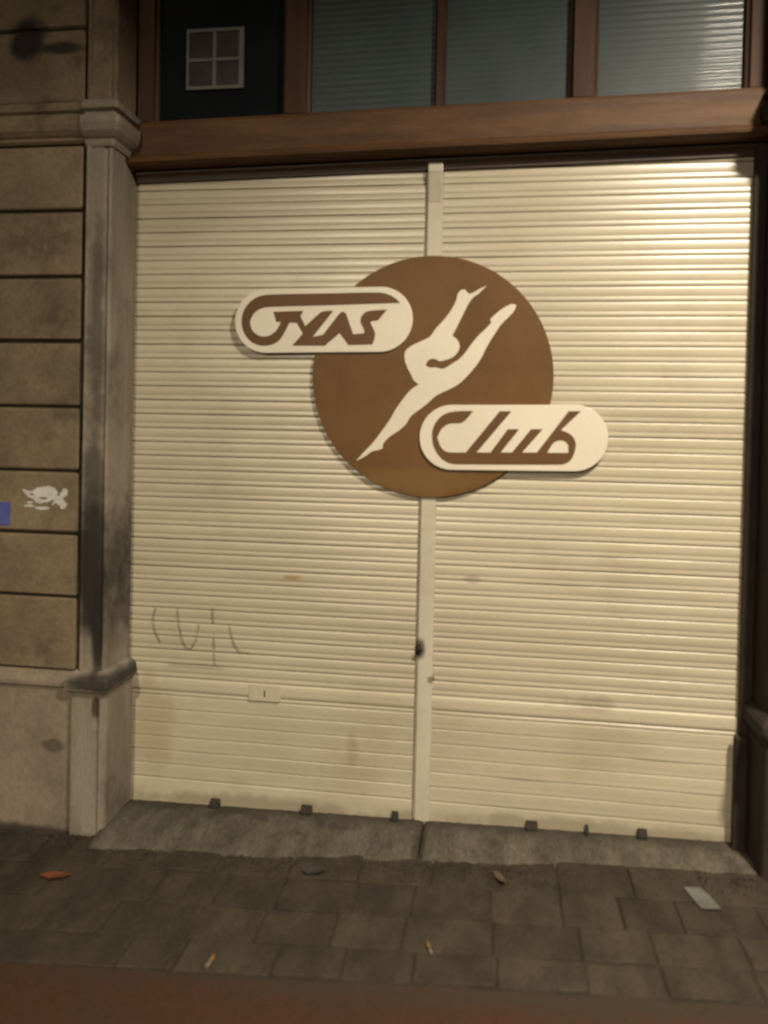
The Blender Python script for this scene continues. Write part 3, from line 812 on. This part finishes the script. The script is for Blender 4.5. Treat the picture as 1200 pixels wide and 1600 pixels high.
def butt(x, y, ang, label):
    t = thing('cigarette_butt', label, 'litter', group='cigarette butts on the pavement')
    d = Vector((math.cos(ang), math.sin(ang), 0))
    g = lambda q: Vector((q.x, q.y, ground_z(q.x) + LITTER + 0.005))
    p = Vector((x, y, 0))
    tube('paper_tube', [g(p), g(p + d * 0.028)], [0.0042, 0.0040], M_BUTT, t, 8)
    tube('filter_tip', [g(p + d * 0.0282), g(p + d * 0.052)], [0.0042, 0.0042], M_FILTER, t, 8)
butt(0.697, -0.880, 1.5, 'pale cigarette butt lying at the left on the red footway edge')
butt(1.336, -0.745, 1.9, 'pale cigarette butt on the grey pavement straight below the centre post')

# grit and crumbs of mortar swept into the foot of the walls and along the threshold
gv, gf = [], []
rg = random.Random(5)
def crumb(x, y, r_):
    b = len(gv)
    z = ground_z(x) + LITTER + r_ * 0.2
    pts = [(1, 0, -.4), (-.5, .87, -.4), (-.5, -.87, -.4), (0.2, 0.1, 0.8), (-.7, .1, .3)]
    a = rg.uniform(0, 6.28)
    for (u, v_, w) in pts:
        k = r_ * rg.uniform(0.6, 1.2)
        gv.append((x + k * (u * math.cos(a) - v_ * math.sin(a)), y + k * (u * math.sin(a) + v_ * math.cos(a)), z + k * w))
    gf.extend([(b, b+1, b+3), (b+1, b+4, b+3), (b+1, b+2, b+4), (b+2, b+3, b+4), (b, b+3, b+2), (b, b+2, b+1)])
for _ in range(420):
    crumb(rg.uniform(-0.9, -0.06), -0.235 - abs(rg.gauss(0, 0.035)), rg.uniform(0.0025, 0.008))
for _ in range(900):
    x = rg.uniform(0.0, 2.5)
    crumb(x, -0.305 + 0.03 * x - abs(rg.gauss(0, 0.045)), rg.uniform(0.0015, 0.0055))
for _ in range(700):
    crumb(rg.uniform(-0.6, 2.9), rg.uniform(-1.3, -0.35), rg.uniform(0.001, 0.0032))
gr = obj('grit', gv, gf, M_GRIT, None)
gr['kind'] = 'stuff'

# ------------------------------------------------------------------ street lamp at the near kerb, plus an added fill lamp across the road
def lamp_post(pos, watts, colour, foot, spread, aim, label):
    lx, ly, lz = pos
    px, py, gz = foot
    lamp = thing('lamp_post', label, 'street lamp', group='street lamp and added fill lamp')
    p, h = Vector((px, py, lz)), Vector((lx, ly, lz))
    tube('post', [(px, py, gz - 0.05), (px, py, gz + 0.9), (px, py, gz + 0.95), (px, py, lz + 0.35)], [0.075, 0.072, 0.052, 0.040], M_GALV, lamp, 16)
    tube('arm', [p + Vector((0, 0, 0.30)), p.lerp(h, 0.2) + Vector((0, 0, 0.40)), p.lerp(h, 0.8) + Vector((0, 0, 0.24)), h + Vector((0, 0, 0.16))],
         [0.03, 0.03, 0.028, 0.028], M_GALV, lamp, 12)
    tube('shade', [(lx, ly, lz + 0.20), (lx, ly, lz + 0.15), (lx, ly, lz + 0.08), (lx, ly, lz + 0.03)], [0.05, 0.10, 0.19, 0.21], M_GALV, lamp, 28, True)
    ld = bpy.data.lights.new('lamp_light', 'AREA')
    ld.shape = 'DISK'
    ld.size = 0.30
    ld.energy = watts
    ld.color = colour
    ld.spread = math.radians(spread)        # the shade cuts the light off towards the horizontal
    lo = bpy.data.objects.new('lamp_light', ld)
    COL.objects.link(lo)
    lo.parent = lamp
    lo.location = (lx, ly, lz)
    lo.rotation_euler = Vector(aim).to_track_quat('-Z', 'Y').to_euler()

lamp_post(LAMP_POS, LAMP_WATTS, LAMP_COLOUR, (LAMP_POS[0] + 0.45, -3.15, ground_z(3.3)), 157, (0, 0, -1),
            'grey steel street lamp standing at the near kerb by the right pier')
lamp_post(FILL_LAMP_POS, FILL_LAMP_WATTS, FILL_LAMP_COLOUR, (FILL_LAMP_POS[0], FILL_LAMP_POS[1] - 0.5, -0.2), 114, (0, 0.60, -1),
            'added fill lamp on a grey steel post, far side of the road')
